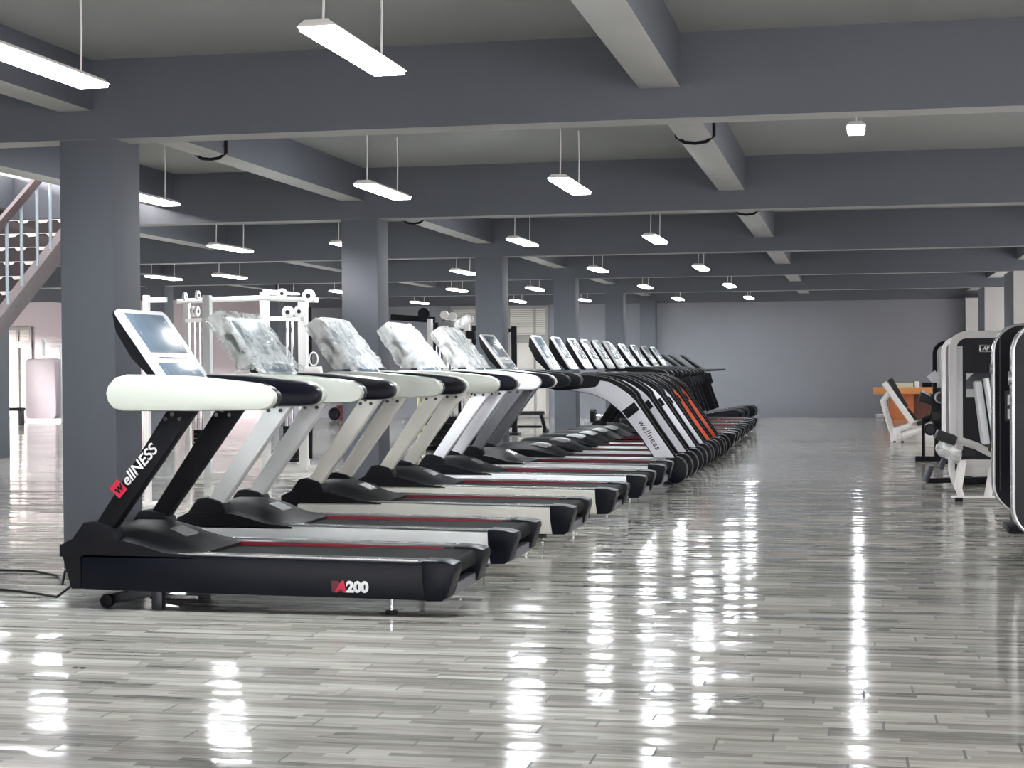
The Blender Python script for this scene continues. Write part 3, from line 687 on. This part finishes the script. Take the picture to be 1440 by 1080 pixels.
for u in (615, 620, 631, 636, 650, 662, 667):
    x = at(u, 500, YR - .1).x; bm = new(); tube(bm, [(x, YR - .1, .1), (x, YR - .1, 1.75)], .022, 8); obj('guide_rod', bm, CHROME, rk)
for u, v in ((625, 443), (636, 445), (660, 449), (596, 441)):
    bm = new(); disc(bm, at(u, v, YR - .1), .07 if u > 600 else .1, .05, 'y', 18); obj('pulley', bm, WHT if u > 600 else BLKM, rk, .005)
for u in (612, 634, 663):
    x = at(u, 500, YR).x
    for i in range(8):
        bm = new(); box(bm, x - .13, x + .13, YR - .18, YR - .04, .1 + i * .06, .155 + i * .06); obj('weight_plate', bm, BLKM, rk, .004)
bm = new(); x0, x1 = at(590, 500, YR).x, at(668, 500, YR).x; box(bm, x0, x1, YR - .02, YR + .1, 0, .08); obj('base_frame', bm, BLKM, rk, .006)
for u in (589, 596):
    x = at(u, 560, YR - .6).x; bm = new(); tube(bm, [(x, YR - .6, 0), (x, YR - .6, 1.4)], .025, 8); obj('cable_post', bm, mat('pale_yellow_tube', s2l(222, 214, 160), .4), rk)
fr = thing('squat_stand', 'thin black upright frame beside the third column, in front of the blinds', 'gym machine', (0, 0, 0))
p = at(722, 455, 33.); bm = new(); box(bm, p.x - .05, p.x + .05, 33., 33.1, 0, 2.2); obj('upright', bm, BLKM, fr, .005)
p2 = at(714, 458, 33.); bm = new(); box(bm, p2.x - .2, p.x, 33.01, 33.09, 2.08, 2.16); obj('cross_arm', bm, BLKM, fr, .005)
bm = new(); box(bm, p.x - .5, p.x + .1, 32.9, 33.2, 0, .05); obj('base_plate', bm, BLKM, fr, .005)
be = thing('weight_bench', 'flat black weight bench on the floor before the glass panels', 'bench', (0, 0, 0))
YBn = 34.6
a, b = at(728, 582, YBn), at(763, 582, YBn)
bm = new(); box(bm, a.x - .5, b.x + .02, YBn - .15, YBn + .15, .36, .44); obj('pad', bm, BLKV, be, .02)
for u in (761, 700):
    q = at(u, 590, YBn); bm = new(); bar(bm, (q.x, YBn, .36), (q.x + (.1 if u > 730 else -.1), YBn, 0), .07, .07); bar(bm, (q.x + (.1 if u > 730 else -.1), YBn - .25, .03), (q.x + (.1 if u > 730 else -.1), YBn + .25, .03), .06, .06, (0, 0, 1)); obj('leg', bm, BLKM, be, .005)
bm = new(); bar(bm, at(700, 600, YBn), at(762, 600, YBn), .05, .05); obj('stretcher', bm, BLKM, be)
# plates stack seen beside the second column
for i, (u, v, Y, r, m, lb) in enumerate(((479, 578, 42.3, .20, mat('maroon_rubber', s2l(92, 44, 52), .5), 'dark red weight plate leaning beside the second column'), (470, 582, 41.9, .17, BLKM, 'black weight plate leaning in front of the dark red one'))):
    p = at(u, v, Y); bm = new()
    tube(bm, [Vector((p.x + (r - .05) * math.cos(2 * PI * k / 24), Y, r + (r - .05) * math.sin(2 * PI * k / 24))) for k in range(24)], .05, 8, True); disc(bm, (p.x, Y, r), r - .08, .05, 'y', 24)
    tag(obj('weight_plate_disc', bm, m), lb, 'weight plate')
# black dumbbell rack end seen below the arches
db = thing('dumbbell', 'black dumbbell on the floor seen under the nearest white arch', 'dumbbell', (0, 0, 0))
p = at(847, 585, 40.); 
for dx in (-.22, .22):
    bm = new(); disc(bm, (p.x + dx, 40., .17), .17, .12, 'x', 18); obj('weight_head', bm, BLKM, db, .01)
bm = new(); disc(bm, (p.x, 40., .17), .03, .4, 'x', 10); obj('grip', bm, CHROME, db)
# wrapped machine and others, far left
wr = thing('wrapped_machine', 'tall rounded machine in cloudy wrap standing far left in the bright area', 'gym machine', (0, 0, 0))
YW = 41.
a, b = at(35, 505, YW), at(78, 505, YW)
bm = new(); prism(bm, rrect(a.x, b.x, .08, 1.68, .12), YW, YW + .35); obj('shroud', bm, mat('cloudy_wrapped_shell', s2l(158, 150, 156), .4, noise=.12, nscale=3, bump=.5, bscale=6), wr, .03)
bm = new(); bar(bm, at(61, 475, YW), at(61, 500, YW), .07, .07); bar(bm, at(61, 480, YW), at(90, 482, YW), .06, .06); bar(bm, at(72, 488, YW), at(88, 484, YW), .05, .05); obj('top_arm', bm, PALE, wr, .005)
bm = new(); c0 = at(84, 480, YW + .2); box(bm, c0.x - .04, c0.x + .04, YW + .2, YW + .28, 0, 2.1); obj('upright', bm, PALE, wr, .005)
bm = new(); box(bm, a.x - .1, c0.x + .1, YW + .02, YW + .34, 0, .08); obj('base_frame', bm, PALE, wr, .005)
sb = thing('small_bench', 'small grey bench beside the wrapped machine, far left', 'bench', (0, 0, 0))
c1 = at(26, 585, 38.5); bm = new(); box(bm, c1.x - .55, c1.x + .12, 38.35, 38.65, .36, .44); obj('pad', bm, BLKV, sb, .01)
for dx in (-.45, .08):
    bm = new(); box(bm, c1.x + dx - .04, c1.x + dx + .04, 38.42, 38.58, 0, .37); obj('leg', bm, STEEL, sb)
# ------------------------------------------------------------------ right side machines
GR = 'machines along the right side'
def shroud(label, x0, x1, y, z0, z1, rimm, facem, r, rim=.05, foot=True, name='selector_machine'):
    t = thing(name, label, 'gym machine', (0, 0, 0), GR)
    d = .16
    bm = new(); out = rrect(x0, x1, z0, z1, r, 8); inn = rrect(x0 + rim, x1 - rim, z0 + rim, z1 - rim, max(.02, r - rim), 8)
    n = len(out); V = [[bm.verts.new((x, yy, z)) for x, z in P] for P in (out, inn) for yy in (y, y + d)]
    for i in range(n):
        j = (i + 1) % n
        bm.faces.new((V[0][i], V[0][j], V[2][j], V[2][i])); bm.faces.new((V[1][j], V[1][i], V[3][i], V[3][j]))
        bm.faces.new((V[0][j], V[0][i], V[1][i], V[1][j])); bm.faces.new((V[2][i], V[2][j], V[3][j], V[3][i]))
    obj('shroud_rim', bm, rimm, t, .012)
    bm = new(); prism(bm, rrect(x0 + rim * .8, x1 - rim * .8, z0 + rim * .8, z1 - rim * .8, max(.02, r - rim), 8), y + .03, y + d - .03); obj('shroud_panel', bm, facem, t)
    bm = new(); box(bm, x0 + .18, x0 + .26, y + .02, y + .5, .03, z0 + .1); box(bm, x1 - .26, x1 - .18, y + .02, y + .5, .03, z0 + .1); obj('support_leg', bm, BLKM, t, .006)
    bm = new(); box(bm, x0 + .12, x1 - .1, y + .01, y + .08, 0, .05); box(bm, x0 + .12, x0 + .3, y - .06, y + .5, 0, .045); obj('base_frame', bm, BLKM, t, .006)
    return t
m1 = shroud('nearest tall black shrouded machine cut by the right edge of the photo', 1.10, 2.1, 12.25, .16, 1.70, SILV, NAVY, .22, .025)
m2 = shroud('tall black shrouded machine standing just behind the nearest shrouded one', 1.135, 2.15, 14.35, .16, 1.735, SILV, NAVY, .24, .022)
bm = new(); disc(bm, (1.128, 14.38, 1.36), .04, .02, 'x', 14); obj('pivot_cap', bm, SILV, m2)
bm = new(); disc(bm, (1.093, 12.30, 1.30), .05, .02, 'x', 14); obj('pivot_cap', bm, SILV, m1)
bm = new(); p = at(1412, 610, 14.36); box(bm, p.x - .035, p.x - .025, 14.36, 14.38, .35, 1.62); obj('groove_trim', bm, STEEL, m2)
a, b = at(1413, 550, 14.37), at(1426, 592, 14.37); bm = new(); box(bm, a.x, b.x + .12, 14.355, 14.385, b.z, a.z); pl = obj('placard', bm, STEEL, m2)
bm = new(); box(bm, a.x + .02, b.x + .1, 14.348, 14.36, b.z + .02, b.z + .1); obj('placard_print', bm, CARD, pl)
bm = new(); prism(bm, [(a.x + .02, a.z - .03), (b.x + .08, a.z - .03), (a.x + .02, a.z - .12)], 14.348, 14.36); obj('placard_print', bm, CARD, pl)
m3 = shroud('tall machine with thick white rim around a dark shroud, third back on the right', 1.10, 2.15, 20., .20, 1.775, WHT, NAVY, .2, .085)
def face_box(par, name, m, u0_, v0_, u1_, v1_, Y, th=.02):
    a, b = at(u0_, v0_, Y), at(u1_, v1_, Y); bm = new(); box(bm, a.x, b.x, Y - th, Y + .01, b.z, a.z); return obj(name, bm, m, par, .003)
face_box(m3, 'grey_strip', PALE, 1345, 487, 1354, 640, 20.03)
bg = face_box(m3, 'badge', SILV, 1377, 485, 1396, 495, 20.03, .012)
face_box(bg, 'badge_face', NAVY, 1379, 486.3, 1394.5, 493.7, 20.022, .012)
pp = at(1382, 492, 20.0); text('badge_lettering', 'AR', .055, WHTL, bg, (pp.x, 20.006, pp.z), (1, 0, 0), (0, 0, 1), .3, .004)
pc = face_box(m3, 'placard', STEEL, 1358, 524, 1396, 560, 20.03, .012)
face_box(pc, 'placard_print', CARD, 1358.5, 547, 1378, 558, 20.02, .012)
a, b = at(1358.5, 525, 20.0), at(1369, 535, 20.0); bm = new(); prism(bm, [(a.x, a.z), (b.x, a.z), (a.x, b.z)], 20.0, 20.02); obj('placard_print', bm, CARD, pc)
face_box(m3, 'white_plinth', WHT, 1350, 655, 1420, 669, 19.9, .08)
bm = new(); bar(bm, at(1302, 676, 19.7), at(1400, 674, 19.7), .06, .08); obj('floor_bar', bm, BLKM, m3, .006)
for u0_, v0_, u1_, v1_ in ((1301, 677, 1310, 655), (1322, 660, 1330, 641)):
    bm = new(); tube(bm, [at(u0_, v0_, 19.6), at(u1_, v1_, 19.6)], .035, 10); obj('foot_peg', bm, STEEL, m3)
bm = new(); p = at(1326, 650, 19.65); bar(bm, (p.x, 19.68, p.z), (1.2, 19.68, .3), .06, .06); obj('peg_arm', bm, BLKM, m3, .006)
m4 = shroud('grey-panelled machine with a white rim, fourth back on the right', 1.17, 2.1, 23., .15, 1.755, WHT, GREYM, .2, .05)
m5 = shroud('pale-panelled machine with a black rim, farthest of the tall right machines', 1.20, 2.15, 26.2, .14, 1.74, BLKM, PALE, .2, .06)
bm = new(); c = at(1310, 530, 26.1); prism(bm, [(c.x - .07, c.z), (c.x + .05, c.z + .1), (c.x + .12, c.z + .02), (c.x + .12, c.z - .1), (c.x + .0, c.z - .08)], 26.12, 26.15); obj('placard', bm, CARD, m5)
# white leg machine in front of the white-rimmed one
lg = thing('leg_extension_machine', 'white seated leg machine with tilted back pad and wrapped roller, before the white-rimmed machine', 'gym machine', (0, 0, 0), GR)
Y = 17.5
def T(par, name, m, pts, r, y=Y):
    bm = new(); tube(bm, [at(u, v, y) for u, v in pts], r, 10); return obj(name, bm, m, par)
bm = new(); a, b = at(1338, 698, Y), at(1425, 704, Y); box(bm, a.x, b.x, Y, Y + .1, .035, a.z); obj('base_beam', bm, WHT, lg, .006)
bm = new(); a, b = at(1343, 702, Y), at(1354, 709, Y); box(bm, a.x, b.x, Y - .02, Y + .12, 0, .04); obj('rubber_foot', bm, BLKM, lg, .005)
bm = new(); a = at(1418, 702, Y); box(bm, a.x, a.x + .1, Y - .02, Y + .12, 0, .04); obj('rubber_foot', bm, BLKM, lg, .005)
T(lg, 'seat_beam', WHT, [(1343, 617), (1375, 628), (1402, 642), (1425, 646)], .04, Y + .05)
T(lg, 'rear_leg', WHT, [(1400, 645), (1394, 672), (1389, 699)], .04, Y + .05)
T(lg, 'front_post', WHT, [(1338, 640), (1338, 660), (1342, 675), (1349, 690), (1352, 700)], .035, Y + .05)
T(lg, 'lever_arm', WHT, [(1353, 648), (1350, 668), (1347, 688)], .042, Y - .06)
bm = new(); bar(bm, at(1316, 610, Y), at(1344, 620, Y), .1, .3); obj('thigh_pad', bm, BLKV, lg, .02)
bm = new(); rnd = random.Random(3); pth = [at(u, v, Y - .08) for u, v in ((1319, 627), (1327, 631), (1335, 635), (1343, 640), (1350, 643))]
tube(bm, pth, .062, 14)
for v in bm.verts: v.co += Vector((rnd.uniform(-.02, .02), rnd.uniform(-.02, .02), rnd.uniform(-.02, .02)))
obj('wrapped_roller', bm, WRAPW, lg)
bm = new(); tube(bm, [at(1350, 640, Y - .02), at(1372, 638, Y - .02)], .05, 12); obj('ankle_roller', bm, BLKV, lg)
bm = new(); bar(bm, at(1374, 536, Y), at(1386, 624, Y), .07, .36); obj('back_shell', bm, PALE, lg, .02)
bm = new(); bar(bm, at(1384, 534, Y), at(1396, 622, Y), .085, .34); obj('back_pad', bm, BLKV, lg, .02)
T(lg, 'back_tube', PALE, [(1386, 532), (1400, 622)], .03, Y - .2)
bm = new(); bar(bm, at(1390, 628, Y), at(1430, 633, Y), .09, .38); obj('seat', bm, BLKV, lg, .02)
# black seated machine
bs = thing('seated_row_machine', 'black plate-loaded machine with round rollers standing left of the tall shrouds', 'gym machine', (0, 0, 0), GR)
Y = 24.6
bm = new(); a, b = at(1287, 632, Y), at(1325, 637, Y); box(bm, a.x, b.x, Y - .05, Y + .05, 0, .07); obj('base_bar', bm, BLKM, bs, .006)
bm = new(); a, b = at(1296, 588, Y), at(1301, 632, Y); box(bm, a.x, b.x, Y - .04, Y + .04, .05, a.z); obj('post', bm, BLKM, bs, .006)
T(bs, 'frame_arm', BLKM, [(1298, 592), (1312, 585), (1320, 560), (1318, 545)], .05, Y)
bm = new(); prism(bm, [xz(u, v, Y) for u, v in ((1309, 560), (1318, 552), (1326, 566), (1325, 600), (1316, 606), (1311, 590))], Y - .12, Y + .12); obj('pivot_housing', bm, BLKM, bs, .02)
bm = new(); bar(bm, at(1293, 557, Y), at(1311, 562, Y), .16, .3); obj('hand_pad', bm, BLKV, bs, .02)
bm = new(); bar(bm, at(1296, 549, Y - .02), at(1308, 556, Y - .02), .03, .3); obj('pad_edge', bm, CHROME, bs)
for u, v, r in ((1322, 559, .085), (1308, 604, .085), (1316, 585, .09)):
    bm = new(); disc(bm, at(u, v, Y - .16), r, .12, 'y', 20); w = obj('roller', bm, SILV if v == 559 else BLKM, bs, .008); bm = new(); disc(bm, at(u, v, Y - .17), r * .72, .13, 'y', 20); obj('roller_face', bm, BLKV, w)
bm = new(); a = at(1320, 605, Y); box(bm, a.x - .06, a.x + .06, Y - .06, Y + .06, .06, a.z + .15); obj('post', bm, BLKM, bs, .006)
# leg press
lp = thing('leg_press', 'white leg press with a reclined two-piece black back pad, before the wooden desk', 'gym machine', (0, 0, 0), GR)
Y = 30.4
bm = new(); a, b = at(1252, 617, Y), at(1325, 625, Y); box(bm, a.x, b.x, Y, Y + .12, 0.0, .16); obj('base_beam', bm, WHT, lp, .008)
bm = new(); bolts(bm, [xz(1258, 622, Y), xz(1269, 622, Y)], Y - .004, .03); obj('bolt', bm, STEEL, lp)
T(lp, 'rear_post', WHT, [(1250, 553), (1242, 564), (1246, 580), (1255, 608), (1258, 617)], .055, Y + .06)
bm = new(); bar(bm, at(1243, 538, Y), at(1283, 594, Y), .10, .5); obj('back_plate', bm, WHT, lp, .015)
bm = new(); bar(bm, at(1251.5, 533, Y - .03), at(1274, 573, Y - .03), .09, .42); obj('upper_pad', bm, BLKV, lp, .02)
bm = new(); bar(bm, at(1275, 576, Y - .03), at(1288, 590, Y - .03), .085, .42); obj('lower_pad', bm, BLKV, lp, .02)
bm = new(); bar(bm, at(1289, 596, Y), at(1306, 590, Y), .07, .4); obj('seat_pad', bm, BLKV, lp, .015)
T(lp, 'rail_tube', WHT, [(1256, 607), (1280, 599), (1300, 594)], .06, Y + .02)
T(lp, 'rail_tube', WHT, [(1268, 614), (1290, 606), (1312, 598)], .07, Y - .08)
T(lp, 'front_post', WHT, [(1261, 604), (1263, 617)], .06, Y - .1)
bm = new(); bar(bm, at(1285, 592, Y), at(1292, 618, Y), .1, .1); obj('seat_post', bm, WHT, lp, .01)
# desk and what stands on it
dk = thing('wooden_desk', 'orange wooden counter desk against the back wall on the right', 'desk', (0, 0, 0))
Y = 42.2
a, b = at(1228, 545, Y), at(1312, 554, Y)
TOPZ = a.z
bm = new(); box(bm, a.x, b.x + .3, Y - .1, Y + .9, b.z, TOPZ); obj('desk_top', bm, WOODT, dk, .01)
a2, b2 = at(1250, 556, Y), at(1285, 592, Y)
bm = new(); box(bm, a2.x, b2.x, Y, Y + .8, 0, b.z); obj('front_panel', bm, WOOD, dk, .006)
bm = new(); box(bm, b2.x, b.x + .2, Y + .1, Y + .8, 0, b.z); obj('side_cabinet', bm, mat('dark_brown_veneer', s2l(104, 66, 50), .5, noise=.15), dk, .006)
def onbox(name, m, u0_, u1_, vt, label, cat, dpt=.2, yo=.1):
    p, q = at(u0_, vt, Y + yo), at(u1_, vt, Y + yo); bm = new(); box(bm, p.x, q.x, Y + yo, Y + yo + dpt, TOPZ, max(p.z, TOPZ + .04)); return tag(obj(name, bm, m, None, .008), label, cat)
onbox('long_carton', GREEN, 1256, 1284, 538.5, 'long pale green and white carton lying on the wooden desk', 'box')
onbox('white_box', CARD, 1286.5, 1293, 536.5, 'small white box standing on the desk beside the carton', 'box')
onbox('black_case', BLKM, 1297, 1313, 538, 'black case lying at the right end of the desk', 'case')
tag(obj('floor_box', box(new(), at(1232, 588, 43.4).x, at(1243, 588, 43.4).x, 43.3, 43.6, 0, .1), CARD, None, .02), 'white low lump on the floor by the desk, against the back wall', 'box')
# ------------------------------------------------------------------ light
w = bpy.data.worlds.new('daylight'); SC.world = w; w.use_nodes = True
nt = w.node_tree; bg = nt.nodes['Background']
bg.inputs['Color'].default_value = (1., .95, .95, 1); bg.inputs['Strength'].default_value = 2.5
sun = bpy.data.lights.new('sun', 'SUN'); so = bpy.data.objects.new('sun', sun); COL.objects.link(so)
sun.energy = 9.; sun.angle = math.radians(12); sun.color = (1., .93, .92)
so.rotation_euler = Vector((.72, .64, -.20)).to_track_quat('-Z', 'Y').to_euler(); so.location = (-40, 20, 12)
vs = SC.view_settings; vs.view_transform = 'Standard'; vs.look = 'None'; vs.gamma = 1; vs.exposure = 1.12; vs.use_curve_mapping = False
